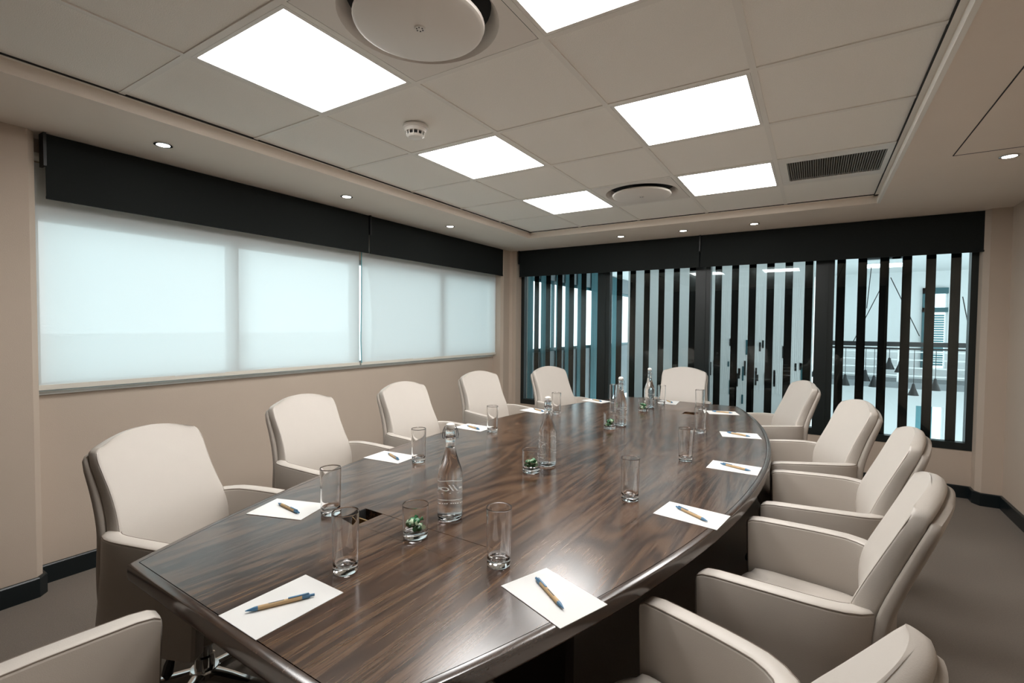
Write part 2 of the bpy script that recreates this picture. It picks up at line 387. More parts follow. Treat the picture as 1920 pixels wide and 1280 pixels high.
# far glazed wall: four bays, each with frame, pane and film stripes
edges = [-3.205, -2.095, -1.005, 0.06, 1.105]
stripes = [[-3.005, -2.84, -2.68, -2.521, -2.362], [-1.92, -1.762, -1.603, -1.443, -1.283, -1.118],
           [-0.862, -0.703, -0.545, -0.387, -0.230, -0.066], [0.186, 0.344, 0.501, 0.657, 0.816, 0.975]]
for b in range(4):
    x0, x1 = edges[b], edges[b + 1]
    a = .045 if b == 0 else .075; c = .045 if b == 3 else .072
    fr = MB().box(x0, x1, Y_F - .005, Y_F + .075, .392, .452).box(x0, x1, Y_F - .005, Y_F + .075, 2.15, 2.21)
    fr.box(x0, x0 + a, Y_F - .005, Y_F + .075, .452, 2.15).box(x1 - c, x1, Y_F - .005, Y_F + .075, .452, 2.15)
    if b > 0: fr.box(x0 + .02, x0 + .03, Y_F - .012, Y_F - .005, .42, 2.18)
    w = struct(fr.build('window_%d' % (b + 2), M['frame_dark'], smooth=False))
    MB().box(x0 + a, x1 - c, Y_F + .036, Y_F + .042, .452, 2.15).build('window_pane', M['pane'], w, smooth=False)
    for sx in stripes[b]:
        MB().box(sx - .033, sx + .033, Y_F + .0425, Y_F + .0445, .452, 2.15).build('film_stripe', M['stripe'], w, smooth=False)

# ------------------------------------------------------------------ beyond the glass
struct(MB().box(-3.5, 0.1, 5.6, 7.2, -.05, 0).build('floor_corridor', M['grey_wall'], smooth=False))
fw = struct(MB().box(-2.43, -0.03, 7.2, 7.35, -.05, 2.7).build('wall_feature', M['white_wall'], smooth=False))
rn = random.Random(11)
for k in range(46):
    x = rn.uniform(-1.42, -.1); top = 0.95 - abs(rn.gauss(0, .22)); hh = rn.uniform(.06, .2)
    if rn.random() < .2: top += .3
    MB().box(x - .011, x + .011, 7.194, 7.2, top - hh, top).build('dash', M['teal'] if k % 5 == 0 else M['frame_dark'], fw, smooth=False)
for k in range(60):
    x = -1.42 + k * .0235 + rn.uniform(-.006, .006)
    pts = [(x + rn.uniform(-.004, .004), 7.199, .5 + i * .11) for i in range(15)]
    MB().tube(pts, .0022, 4).build('ripple', M['white_wall'], fw)
struct(MB().box(-3.5, 4.2, 5.6, 11.2, 2.40, 2.5).build('ceiling_corridor', M['white_wall'], smooth=False))
struct(MB().box(-.16, -.04, 7.35, 11.2, -3, 2.4).build('wall_atrium_left', M['white_wall'], smooth=False))
# atrium far wall with a tall window and a lower doorway
wx0, wx1 = on_y(1728, 600, 11).x, on_y(1776, 600, 11).x
dx0, dx1 = on_y(1716, 800, 11).x, on_y(1768, 800, 11).x
wz1 = on_y(1740, 540, 11).z; wz0 = on_y(1740, 690, 11).z; dz1 = on_y(1740, 762, 11).z
ym = 0.35
aw = MB().box(-.03, wx0, 11, 11.2, wz0, 2.5).box(wx1, 4.2, 11, 11.2, wz0, 2.5).box(wx0, wx1, 11, 11.2, wz1, 2.5)
aw.box(-.03, 4.2, 11, 11.2, dz1, wz0).box(-.03, dx0, 11, 11.2, -3, dz1).box(dx1, 4.2, 11, 11.2, -3, dz1)
struct(aw.build('wall_atrium', M['white_wall'], smooth=False))
w6 = struct(MB().box(wx0, wx0 + .12, 10.95, 11.1, wz0, wz1).box(wx0, wx1, 10.95, 11.1, wz1 - .1, wz1).box(wx0, wx1, 10.95, 11.1, wz1 - .42, wz1 - .34).build('window_6', M['teal'], smooth=False))
for k in range(22):
    z = wz0 + .05 + k * (wz1 - wz0 - .5) / 22
    MB().box(wx0 + .12, wx0 + .3, 11.0, 11.06, z, z + .03).build('louvre_slat', M['louvre'], w6, smooth=False)
struct(MB().box(dx0, dx0 + .22, 11.0, 11.1, -3, dz1).build('door_1', M['louvre'], smooth=False))
struct(MB().box(-.03, 4.2, 5.6, 11.2, -3.1, -3).build('floor_atrium', M['white_wall'], smooth=False))
# balcony opposite with white rails
bz = on_y(1700, 716, 10.2).z
bal = struct(MB().box(.1, 4.2, 10.1, 11, bz - .1, bz).build('floor_balcony', M['grey_wall'], smooth=False))
rl = thing('balcony_railing', 'white balcony railing of thin horizontal bars across the atrium', 'railing', (0.1, 10.15, bz))
for k in range(5):
    MB().box(0, 4.1, -.012, .012, .1 + k * .13, .118 + k * .13).build('rail_bar', M['white_wall'], rl, smooth=False)
for k in range(5):
    MB().box(.05 + k * 1.0, .08 + k * 1.0, -.015, .015, 0, .66).build('post', M['white_wall'], rl, smooth=False)
# suspended black pendant rail
RY = 8.4
rz = on_y(1700, 648, RY).z
pr = thing('pendant_rail', 'long black suspended rail with cables beyond the right glass bay', 'light rail', (0, RY, rz))
MB().box(-.02, 2.6, -.03, .03, -.012, .05).build('rail_body', M['black'], pr, smooth=False)
MB().box(-.02, 2.6, -.02, .02, -.055, -.03).build('lower_bar', M['black'], pr, smooth=False)
for px, py in ((1635, 497), (1672, 507), (1687, 516)):
    p = on_y(px, py, RY)
    MB().box(p.x - .09, p.x + .09, -.05, .05, 2.40 - rz - .05, 2.40 - rz).build('canopy', M['black'], pr, smooth=False)
for (ax, ay), (bx, by) in (((1634, 500), (1625, 578)), ((1650, 543), (1600, 640)), ((1670, 520), (1724, 630)), ((1805, 556), (1816, 612))):
    A, B = on_y(ax, ay, RY), on_y(bx, by, RY)
    MB().tube([(A.x, 0, A.z - rz), (B.x, 0, B.z - rz)], .006, 6).build('cable', M['black'], pr)
spots = ((1528, 706), (1584, 722), (1622, 714), (1638, 725), (1667, 692), (1687, 698), (1712, 741), (1753, 732))
ords = ('leftmost', 'second from the left', 'third from the left', 'fourth from the left', 'fifth from the left', 'sixth from the left', 'seventh from the left', 'rightmost')
for k, (px, py) in enumerate(spots):
    p = on_y(px, py, RY)
    pend = thing('pendant_lamp', 'black cone pendant lamp beyond the right glass bays, ' + ords[k], 'pendant lamp', (p.x, RY, p.z), 0, 'black cone pendants beyond the glass')
    MB().lathe([(.006, .16), (.016, .15), (.022, .11), (.062, .0), (.058, .0), (.018, .105)], 16).build('cone_shade', M['black'], pend)
    MB().tube([(0, 0, .15), (0, 0, rz - .054 - p.z)], .004, 6).build('cord', M['black'], pend)
for k, (lx, ly) in enumerate(((-1.9, 6.4), (-0.7, 6.4), (0.9, 6.5), (0.9, 9.6), (2.6, 8.0))):  # added fill lights, no fittings seen there; they brighten the corridor and atrium
    lt = thing('corridor_light', 'square LED panel in the white ceiling beyond the glass, ' + ('behind the left bays', 'before the feature wall', 'nearest the right bay', 'by the far atrium wall', 'over the atrium void')[k], 'ceiling light', (lx, ly, 2.40), 0, 'LED panels beyond the glass')
    MB().box(-.3, .3, -.3, .3, -.012, 0).build('frame', M['white_wall'], lt, smooth=False)
    MB().box(-.28, .28, -.28, .28, -.016, -.0125).build('diffuser', M['panel_far'], lt, smooth=False)
# exterior facade continuing past the far glass, with curtains
fa = struct(MB().box(-3.62, -3.49, 5.5, 10.5, -.05, 1.0).box(-3.62, -3.49, 5.5, 10.5, 2.1, 2.5).build('wall_corridor_left', M['grey_wall'], smooth=False))
w7 = struct(MB().box(-3.56, -3.52, 5.5, 10.5, 1.0, 1.05).box(-3.56, -3.52, 5.5, 10.5, 2.05, 2.1).build('window_7', M['teal'], smooth=False))
for k in range(5):
    y = 5.8 + 1.06 * k
    MB().box(-3.56, -3.52, y - .025, y + .025, 1.05, 2.05).build('mullion', M['teal'], w7, smooth=False)
def curtain(y0, y1, label):
    n = int((y1 - y0) / .02); rings = []
    for i in range(n + 1):
        y = y0 + (y1 - y0) * i / n; x = -3.468 + .016 * math.sin(i * 1.25)
        rings.append([(x, y, 2.38), (x, y, 1.2), (x + .005 * math.sin(i), y, .02)])
    rings2 = [[(p[0] + .006, p[1], p[2]) for p in r] for r in rings]
    mb = MB().loft(rings, False, False, closed=False).loft(rings2, False, False, closed=False)
    tag(mb.build('curtain', M['curtain']), label, 'curtain', 'curtains in the corridor beyond the glass')
for k_, (a_, b_) in enumerate(((5.62, 6.1), (6.34, 6.62), (6.84, 6.92), (7.16, 7.40), (7.64, 7.86), (8.24, 8.8), (9.3, 9.7))):
    curtain(a_, b_, 'teal grey curtain beyond the glass wall, %s from the room corner' % ('first', 'second', 'third', 'fourth', 'fifth', 'sixth', 'seventh')[k_])
# parapet outside the left window
struct(MB().box(-9.3, -9.0, -8, 16, -3, 1.22).build('wall_parapet', M['white_wall'], smooth=False))

# ------------------------------------------------------------------ ceiling fittings
light_labels = {(1, 0): 'square LED ceiling light nearest the camera on the window side', (1, 2): 'square LED ceiling light in the middle of the window-side row',
                (1, 4): 'square LED ceiling light at the far end of the window-side row', (3, 0): 'square LED ceiling light cut by the top edge, right-hand row',
                (3, 2): 'square LED ceiling light in the middle of the right-hand row', (3, 4): 'square LED ceiling light at the far end of the right-hand row beside the grille'}
for (i, j), lab in light_labels.items():
    cx, cy = CX0 + .3 + .6 * i, 1.215 + .6 * j
    t = thing('ceiling_light', lab, 'ceiling light', (cx, cy, Z_TILE), 0, 'square LED ceiling lights')
    o, q = .287, .272
    f = MB().box(-o, o, q, o, 0, .03).box(-o, o, -o, -q, 0, .03).box(-o, -q, -q, q, 0, .03).box(q, o, -q, q, 0, .03)
    f.build('frame', M['white_metal'], t, smooth=False)
    MB().box(-q, q, -q, q, .003, .012).build('diffuser', M['panel'], t, smooth=False)

def air_diffuser(loc, label):
    t = thing('air_diffuser', label, 'air vent', loc, 0, 'round ceiling air diffusers')
    n = 48
    # square plate with round throat
    sq = []; ci = []
    for k in range(n):
        a = 2 * math.pi * k / n; c, s = math.cos(a), math.sin(a); m = .286 / max(abs(c), abs(s))
        sq.append((m * c, m * s, .0)); ci.append((.262 * c, .262 * s, .0))
    lip = [(.245 * math.cos(2 * math.pi * k / n), .245 * math.sin(2 * math.pi * k / n), .022) for k in range(n)]
    thr = [(.235 * math.cos(2 * math.pi * k / n), .235 * math.sin(2 * math.pi * k / n), .055) for k in range(n)]
    MB().loft([sq, ci, lip, thr], False, False).build('plate', M['disc'], t)
    MB().lathe([(.235, .055), (.001, .055)], n).build('throat', M['recess'], t)
    MB().lathe([(.001, -.022), (.200, -.022), (.211, -.018), (.214, -.010), (.208, -.003), (.12, .02), (.001, .024)], n).build('disc', M['disc'], t)
    MB().lathe([(.001, -.0265), (.016, -.0265), (.019, -.022)], 20).build('hub', M['white_metal'], t)
    for k in range(6):
        a = k * math.pi / 3
        MB().lathe([(.001, 0), (.0026, 0), (.0026, .002)], 8, (.0105 * math.cos(a), .0105 * math.sin(a), -.0278)).build('slot', M['black'], t)
    return t
air_diffuser((CX0 + .3 + 1.2, 1.215, Z_TILE), 'large round air diffuser in the ceiling near the camera, between two lights')
air_diffuser((CX0 + .3 + 1.2, 3.615, Z_TILE), 'round air diffuser at the far end of the tiled ceiling')
g = thing('return_grille', 'rectangular slatted return air grille in the tiled ceiling', 'vent', (CX0 + .3 + 2.4, 3.615, Z_TILE))
MB().box(-.287, .287, .21, .287, 0, .012).box(-.287, .287, -.287, -.21, 0, .012).box(-.287, -.245, -.21, .21, 0, .012).box(.245, .287, -.21, .21, 0, .012).build('frame', M['white_metal'], g, smooth=False)
MB().box(-.245, .245, -.21, .21, .03, .034).build('backing', M['recess'], g, smooth=False)
for k in range(41):
    x = -.24 + k * .012
    MB().box(x - .003, x + .003, -.21, .21, .002, .018).build('slat', M['grille'], g, smooth=False)
for k in range(13):
    y = -.2 + k * .0333
    MB().box(-.245, .245, y - .0015, y + .0015, .010, .022).build('cross_bar', M['grille'], g, smooth=False)
sp = on_z(779, 236, Z_TILE)
sd = thing('smoke_detector', 'white round smoke detector on the ceiling tile', 'smoke detector', (sp.x, sp.y, Z_TILE))
MB().lathe([(.001, .0), (.05, .0), (.052, -.004), (.052, -.012), (.046, -.016), (.043, -.03), (.001, -.03)], 28).build('base', M['white_metal'], sd)
MB().lathe([(.001, -.044), (.036, -.044), (.036, -.047), (.030, -.053), (.001, -.055)], 24).build('cap', M['white_metal'], sd)
MB().lathe([(.031, -.028), (.031, -.048)], 24).build('chamber', M['black'], sd)
sd.scale = (1.18, 1.18, 1.1)
for k in range(12):
    a = 2 * math.pi * k / 12
    MB().tube([(.038 * math.cos(a), .038 * math.sin(a), -.028), (.036 * math.cos(a), .036 * math.sin(a), -.047)], .0028, 5).build('rib', M['white_metal'], sd)

dl_proto = None
dl = [(306, 271, 'recessed downlight in the soffit nearest the camera, above the left window'), (650, 368, 'recessed downlight in the soffit above the middle of the left window'),
      (844, 424, 'recessed downlight in the left soffit nearest the far corner'), (1164, 443, 'recessed downlight in the far soffit, leftmost of three'),
      (1281, 432, 'recessed downlight in the far soffit, middle of three'), (1414, 419, 'recessed downlight in the far soffit, rightmost of three'),
      (1893, 292, 'recessed downlight in the right soffit beside the access panel')]
for px, py, lab in dl:
    p = on_z(px, py, Z_SOF)
    if dl_proto is None:
        t = dl_proto = thing('downlight', lab, 'downlight', (p.x, p.y, Z_SOF), 0, 'recessed soffit downlights')
        MB().lathe([(.040, -.001), (.043, -.004), (.036, -.006), (.031, -.004), (.030, .012)], 28).build('bezel', M['chrome'], t)
        MB().lathe([(.001, -.001), (.030, -.001)], 24).build('lamp', M['spot'], t)
    else:
        dup(dl_proto, (p.x, p.y, Z_SOF), 0, lab)

# ------------------------------------------------------------------ conference table
TC = Vector((-1.025, 2.42)); TROT = math.radians(-1.3)
HL, HM, HE, TZ = 1.9, 0.855, 0.455, 0.745
RR = (HL ** 2 + (HM - HE) ** 2) / (2 * (HM - HE))
def half(d): return math.sqrt(RR * RR - d * d) - (RR - HM)
table = thing('conference_table', 'long boat-shaped dark wood conference table in the middle of the room', 'table', (TC.x, TC.y, 0), TROT)
N = 44
def outline(ins):
    yy = HL - ins; pts = []
    for k in range(N + 1):
        d = -yy + 2 * yy * k / N; pts.append((half(d) - ins, d))
    for k in range(N + 1):
        d = yy - 2 * yy * k / N; pts.append((-(half(d) - ins), d))
    return pts
prof = [(0.0215, .745), (0.005, .745), (0.0015, .7435), (0.0, .740), (0.0, .708), (0.004, .700), (0.012, .694), (0.06, .692), (0.06, .70)]
rings = [[(x, y, z) for x, y in outline(i)] for i, z in prof]
MB().loft(rings, False, False).build('edge_rim', M['wood_rim'], table, angle=30)
yy0 = HL - .0235
def side(d): return half(d) - .0235
def strip(ya, yb, xl=None, xr=None, n=24):
    pr_, pl_ = [], []
    for k in range(n + 1):
        d = ya + (yb - ya) * k / n
        pr_.append((side(d) if xr is None else xr, d)); pl_.append((-side(d) if xl is None else xl, d))
    if xr is not None: pr_ = [pr_[0], pr_[-1]]
    if xl is not None: pl_ = [pl_[0], pl_[-1]]
    return pr_ + pl_[::-1]
HX0, HXM, HX1, HY0, HY1 = -.255, -.167, .285, -1.392, -1.283
topm = MB().prism(strip(-yy0, HY0), .70, TZ).prism(strip(HY0, HY1, None, HX0, 4), .70, TZ).prism(strip(HY0, HY1, HX1, None, 4), .70, TZ).prism(strip(HY1, -.0008), .70, TZ)
t1 = topm.build('tabletop_panel', M['wood'], table, smooth=False)
t2 = bpy.data.objects.new('tabletop_panel', t1.data); C.objects.link(t2); t2.parent = table; t2.rotation_euler.z = math.pi
for rz_ in (0, math.pi):
    lid = MB().box(HXM, HX1 - .0015, HY0 + .0015, HY1 - .0015, .728, TZ - .0004).build('cable_lid', M['wood'], table, smooth=False); lid.rotation_euler.z = rz_
    tray = MB().box(HX0, HXM, HY0, HY1, .700, .703).box(HX0, HX0 + .002, HY0, HY1, .703, .744).box(HXM - .002, HXM, HY0, HY1, .703, .728).build('cable_tray', M['recess'], table, smooth=False); tray.rotation_euler.z = rz_
    br = MB().box(HX0 + .02, HXM - .004, HY0 + .05, HY0 + .056, .703, .738).build('cable_divider', M['brass'], table, smooth=False); br.rotation_euler.z = rz_
for y in (-1.05, 1.05):
    MB().box(-.42, .42, y - .03, y + .03, 0, .692).build('pedestal', M['wood_base'], table, smooth=False)
MB().box(-.03, .03, -1.02, 1.02, .12, .692).build('spine_panel', M['wood_base'], table, smooth=False)
MB().box(-.36, .36, -1.6, 1.6, .64, .692).build('sub_frame', M['wood_base'], table, smooth=False)

# ------------------------------------------------------------------ chairs
def zc(z): return z if z <= .67 else .67 + (z - .67) * .95
CUSH = [(zc(a), b, c, d) for a, b, c, d in ((.44, -.105, .232, .052), (.52, -.098, .235, .060), (.60, -.094, .234, .064), (.67, -.104, .225, .062), (.74, -.130, .214, .058),
        (.81, -.160, .209, .054), (.88, -.190, .211, .050), (.925, -.209, .212, .047), (.948, -.219, .208, .042), (.958, -.223, .202, .034), (.965, -.2255, .193, .022), (.968, -.227, .185, .008))]
SHEL = [(zc(a), b, c, d) for a, b, c, d in ((.335, -.165, .222, .026), (.44, -.160, .240, .030), (.55, -.154, .247, .032), (.62, -.154, .243, .033), (.68, -.165, .234, .033), (.75, -.188, .226, .032),
        (.82, -.214, .221, .031), (.89, -.240, .220, .029), (.918, -.251, .217, .026), (.934, -.257, .209, .020), (.941, -.259, .196, .008))]
def back_loft(tab, z0, z1, nz, conc, crown):
    rings = []
    zs = [z0 + (z1 - z0) * (k / nz) for k in range(nz)] + [r[0] for r in tab if r[0] >= z1]
    for z in sorted(set(zs)):
        y, w, t = cat_interp(tab, z)
        s = min(1, max(0, (z - .55) / .38)); s = s * s * (3 - 2 * s)
        re = min(t / 2, .013); loop = []
        for k in range(19): loop.append(((w - re) * (1 - 2 * k / 18), t / 2))
        for qx, qy, a0 in ((-1, 1, 90), (-1, -1, 180)):
            for k in range(1, 5):
                a = math.radians(a0 + 90 * k / 5); loop.append((qx * (w - re) + re * math.cos(a), qy * (t / 2 - re) + re * math.sin(a)))
        for k in range(19): loop.append((-(w - re) * (1 - 2 * k / 18), -t / 2))
        for qx, qy, a0 in ((1, -1, 270), (1, 1, 0)):
            for k in range(1, 5):
                a = math.radians(a0 + 90 * k / 5); loop.append((qx * (w - re) + re * math.cos(a), qy * (t / 2 - re) + re * math.sin(a)))
        ring = []
        for cx, cy in loop:
            u = max(-1, min(1, cx / w))
            ring.append((cx, y - t / 2 + cy - conc * (1 - u * u) * (0.45 + .55 * s), z + crown * (1 - u * u) * s))
        rings.append(ring)
    return MB().loft(rings)
def arm_mesh(sgn):
    path = [(.258, .252), (.2595, .246), (.261, .232), (.263, .20), (.265, .12), (.266, .04), (.265, -.02), (.262, -.060), (.252, -.096), (.236, -.124), (.214, -.142)]
    tops = [.652, .665, .673, .678, .682, .686, .688, .689, .688, .687, .686]
    rings = []
    for i, (x, y) in enumerate(path):
        a = Vector(path[max(i - 1, 0)]); b = Vector(path[min(i + 1, len(path) - 1)]); d = (b - a).normalized()
        n = Vector((-d.y, d.x))   # towards outside for path running backwards (-y): d=(0,-1) -> n=(1,0)
        top = tops[i]; w = .027
        if i == 0: w = .021
        zb = .345
        prof = [(-w, zb), (-w, .50), (-w, top - .010), (-w + .004, top - .003), (-w + .012, top), (w - .012, top), (w - .004, top - .003), (w, top - .010), (w, .56), (w + .001, .44), (w + .003, zb)]
        yb = y
        ring = []
        for o, z in prof:
            back = (.012 if i < 5 else .030 * min(1, (i - 4) / 5)) * max(0, (.62 - z) / .27)
            ring.append((sgn * (x + n.x * o), y + n.y * o - back, z))
        rings.append(ring)
    return MB().loft(rings), path, tops
def chair_proto(label):
    t = thing('conference_chair', label, 'chair', (0, 0, 0), 0, 'cream leather conference chairs')
    c = back_loft(CUSH, .44, .915, 22, .034, .036).build('back_cushion', M['leather'], t, angle=60)
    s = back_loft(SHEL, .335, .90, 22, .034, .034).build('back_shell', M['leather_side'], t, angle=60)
    # piping round the cushion face
    loop = []
    for k in range(30):
        z = .46 + (zc(.950) - .46) * k / 29; y, w, th = cat_interp(CUSH, z)
        loop.append((w - .0045, y - .004, z))
    top = []
    y, w, th = cat_interp(CUSH, zc(.957))
    for k in range(1, 16):
        u = 1 - 2 * k / 16; top.append((w * .95 * u, y - th * .12 - .034 * (1 - u * u), .9455 + .036 * (1 - u * u)))
    path = loop + top + [(-p[0], p[1], p[2]) for p in reversed(loop)]
    MB().tube(path, .0017, 5).build('piping', M['leather'], c)
    for sg in (1, -1):
        m, path, tops = arm_mesh(sg)
        a = m.build('armrest', M['leather'], t, angle=40)
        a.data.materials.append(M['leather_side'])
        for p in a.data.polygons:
            if p.center.z < min(tops) - .012 or abs(p.normal.z) < .25: p.material_index = 1  # upright arm faces take the darker copy, their shading painted in
        for off in (.0245, -.0245):
            pts = []
            for i in range(1, len(path)):
                x, y = path[i]; aa = Vector(path[i - 1]); bb = Vector(path[min(i + 1, len(path) - 1)]); d = (bb - aa).normalized(); n = Vector((-d.y, d.x))
                pts.append((sg * (x + n.x * off), y + n.y * off, tops[i] - .004))
            MB().tube(pts, .0016, 5).build('piping', M['seam'], a)
    # seat
    rings = []
    for z, k in ((.385, .965), (.40, .99), (.475, 1.0), (.497, .99), (.508, .96), (.515, .88), (.520, .6)):
        rings.append([(.233 * k * math.copysign(abs(math.cos(a)) ** .35, math.cos(a)), .055 + .192 * k * math.copysign(abs(math.sin(a)) ** .35, math.sin(a)), z - (.012 if math.sin(a) > .6 and z > .48 else 0)) for a in [2 * math.pi * q / 40 for q in range(40)]])
    MB().loft(rings).build('seat', M['leather'], t, angle=50)
    rings = []
    for z, k in ((.318, .86), (.33, .93), (.386, .985)):
        rings.append([(.236 * k * math.copysign(abs(math.cos(a)) ** .35, math.cos(a)), .045 + .19 * k * math.copysign(abs(math.sin(a)) ** .35, math.sin(a)), z) for a in [2 * math.pi * q / 40 for q in range(40)]])
    MB().loft(rings).build('seat_pan', M['leather_side'], t, angle=50)
    MB().box(-.08, .08, -.07, .13, .278, .320).build('tilt_mechanism', M['black'], t, smooth=False)
    MB().lathe([(.034, .085), (.034, .14), (.027, .145), (.027, .22), (.021, .222), (.021, .285)], 20, cap0=True, cap1=True).build('gas_column', M['chrome'], t)
    for sg, yy in ((1, .06), (-1, .02)):
        lv = MB().tube([(sg * .07, yy, .30), (sg * .17, yy, .298), (sg * .20, yy + .01, .29)], .006, 6)
        pd = [(sg * .19, yy + .012, .295), (sg * .205, yy + .018, .285), (sg * .222, yy + .024, .265), (sg * .23, yy + .026, .24), (sg * .231, yy + .026, .226)]
        lv.tube(pd, [.008, .011, .016, .016, .006], 8)
        lv.build('lever', M['black'], t)
    hub = MB().lathe([(.001, .098), (.046, .096), (.05, .088), (.05, .066), (.044, .06), (.001, .06)], 24).build('base_hub', M['chrome'], t)
    for k in range(5):
        a = math.radians(90 + 72 * k); c_, s_ = math.cos(a), math.sin(a); rings = []
        for r, hw, zt, zb in ((.03, .024, .094, .062), (.12, .020, .090, .062), (.22, .016, .082, .062), (.285, .0135, .074, .060), (.30, .008, .070, .062)):
            rings.append([(r * c_ - o * s_, r * s_ + o * c_, z) for o, z in ((-hw, zb), (hw, zb), (hw, zt - .006), (hw * .5, zt), (-hw * .5, zt), (-hw, zt - .006))])
        leg = MB().loft(rings).build('base_leg', M['chrome'], t, angle=30)
        cx, cy = .285 * c_, .285 * s_; b = a + .7 + k
        cb, sb = math.cos(b), math.sin(b)
        w = MB()
        for o in (-.014, .014):
            ring = []
            for oo, rr in ((o - .009, .022), (o - .007, .027), (o + .007, .027), (o + .009, .022)):
                ring.append([(cx - .012 * cb - oo * sb + rr * math.cos(q) * cb, cy - .012 * sb + oo * cb + rr * math.cos(q) * sb, .0272 + rr * math.sin(q)) for q in [2 * math.pi * z / 16 for z in range(16)]])
            w.loft(ring)
        w.tube([(cx, cy, .03), (cx, cy, .062)], .007, 8)
        w.build('castor', M['black'], leg)
    return t
chairs = [  # origin x, y, facing angle (deg, direction the sitter looks), lift, label
    (-1.916, 0.904, 19.6, 0, 'cream leather armchair on the window side, nearest the camera'),
    (-2.184, 1.697, 6, 0, 'cream leather armchair on the window side, second from the camera'),
    (-2.181, 2.450, 0, 0, 'cream leather armchair on the window side, third from the camera'),
    (-2.244, 3.377, -12, 0, 'cream leather armchair on the window side, fourth from the camera'),
    (-1.941, 4.073, -18, 0.01, 'cream leather armchair in the far corner, between the left window and glass wall'),
    (-1.090, 4.710, -90, 0.005, 'cream leather armchair at the far head of the table, facing the camera'),
    (-0.294, 4.190, 202, 0, 'cream leather armchair on the right side, farthest from the camera'),
    (-0.025, 3.220, 197, 0, 'cream leather armchair on the right side, second from the glass wall'),
    (0.077, 2.475, 180, 0, 'cream leather armchair on the right side, third from the glass wall'),
    (0.010, 1.715, 172, 0, 'cream leather armchair on the right side, second from the camera, seat showing'),
    (-0.240, 0.920, 157, 0, 'cream leather armchair at the bottom edge, right side, nearest the camera'),
    (-1.015, 0.255, 90, 0.045, 'cream leather armchair at the near head of the table, only its arm showing')]
proto = None
for x, y, ang, lift, lab in chairs:
    rz_ = math.radians(ang - 90)
    if proto is None:
        proto = chair_proto(lab); proto.location = (x, y, 0); proto.rotation_euler.z = rz_
        last = proto
    else:
        last = dup(proto, (x, y, 0), rz_, lab)
    if 'bottom edge' in lab:   # this sitter left the back tilted
        rec = math.radians(12.5); piv = Vector((0, -.12, .5))
        for chd in last.children:
            if chd.name.startswith(('back_cushion', 'back_shell')):
                chd.rotation_euler.x = rec; chd.location = piv - Matrix.Rotation(rec, 3, 'X') @ piv
    if lift:
        for chd in last.children:
            if not chd.name.startswith(('base_leg', 'base_hub', 'gas_column')): chd.location.z += lift

# ------------------------------------------------------------------ things on the table
SEAT = ['near head of the table', 'near right corner', 'right side, second from the camera', 'right side, third from the camera', 'right side, fourth from the camera', 'right side, farthest from the camera',
        'far head of the table', 'window side, farthest from the camera', 'window side, fourth from the camera', 'window side, third from the camera', 'window side, second from the camera', 'window side, nearest the camera']
papers = [(-1.010, .645, 89.0), (-.513, 1.010, -20.4), (-.343, 1.707, -7.4), (-.301, 2.397, -1.7), (-.367, 3.149, 15), (-.581, 3.914, 20),
          (-1.047, 4.195, 95), (-1.583, 3.906, -15), (-1.774, 3.186, -12), (-1.800, 2.434, -1), (-1.722, 1.659, 5.3), (-1.525, .993, 18.7)]
pens = [((584, 1116), (460, 1146)), ((1008, 1087), (1056, 1140)), ((1269, 950), (1328.6, 978)), ((1353, 869), (1408.5, 882.7)), ((1366.5, 810.6), (1405.8, 818)), ((1338, 770.8), (1373, 774)),
        ((1259, 754), (1250, 750.5)), ((1128, 752.5), (1109, 748)), ((1018, 771), (1000.6, 766)), ((899, 804.7), (874, 797)), ((748, 861.6), (726.4, 848.5)), ((561, 961.6), (519.5, 942))]
pap = pen = None
for k in range(12):
    x, y, a = papers[k]
    lab = 'sheet of white notepaper with a pen, ' + SEAT[k]
    if pap is None:
        pap = tag(MB().box(-.105, .105, -.074, .074, 0, .0012).build('notepaper', M['paper'], smooth=False), lab, 'paper', 'notepaper sheets on the table')
        cur = pap
    else:
        cur = dup(pap, (0, 0, 0), 0, lab)
    cur.location = (x, y, TZ + .0003); cur.rotation_euler.z = math.radians(a)
    A = on_z(*pens[k][0], TZ + .006); B = on_z(*pens[k][1], TZ + .006)
    d = math.atan2(B.y - A.y, B.x - A.x); c = (A + B) / 2
    # keep the pen on its sheet
    off = Vector((c.x - x, c.y - y));
    if off.length > .05: off = off.normalized() * .05
    lab = 'kraft and blue ballpoint pen on the notepaper, ' + SEAT[k]
    if pen is None:
        pen = thing('ballpoint_pen', lab, 'pen', (0, 0, 0), 0, 'kraft ballpoint pens on the notepaper')
        MB().tube([(-.047, 0, .0053), (.043, 0, .0053)], .0050, 12).build('barrel', M['kraft'], pen)
        MB().tube([(.043, 0, .0053), (.05, 0, .0053), (.064, 0, .0053), (.068, 0, .0053)], [.0050, .0047, .0018, .0008], 12).build('tip', M['blue'], pen)
        cap = MB().tube([(-.047, 0, .0053), (-.064, 0, .0053), (-.0645, 0, .0053), (-.074, 0, .0053)], [.0050, .0047, .0032, .0030], 12).build('clicker', M['blue'], pen)
        MB().box(-.062, -.018, -.002, .002, .0108, .0122).box(-.062, -.057, -.002, .002, .009, .0122).build('clip', M['blue'], pen, smooth=False)
        MB().box(-.010, .022, -.0012, .0012, .0101, .0104).build('print', M['print_dark'], pen, smooth=False)
        cur = pen
    else:
        cur = dup(pen, (0, 0, 0), 0, lab)
    cur.location = (x + off.x, y + off.y, TZ + .0016); cur.rotation_euler.z = d

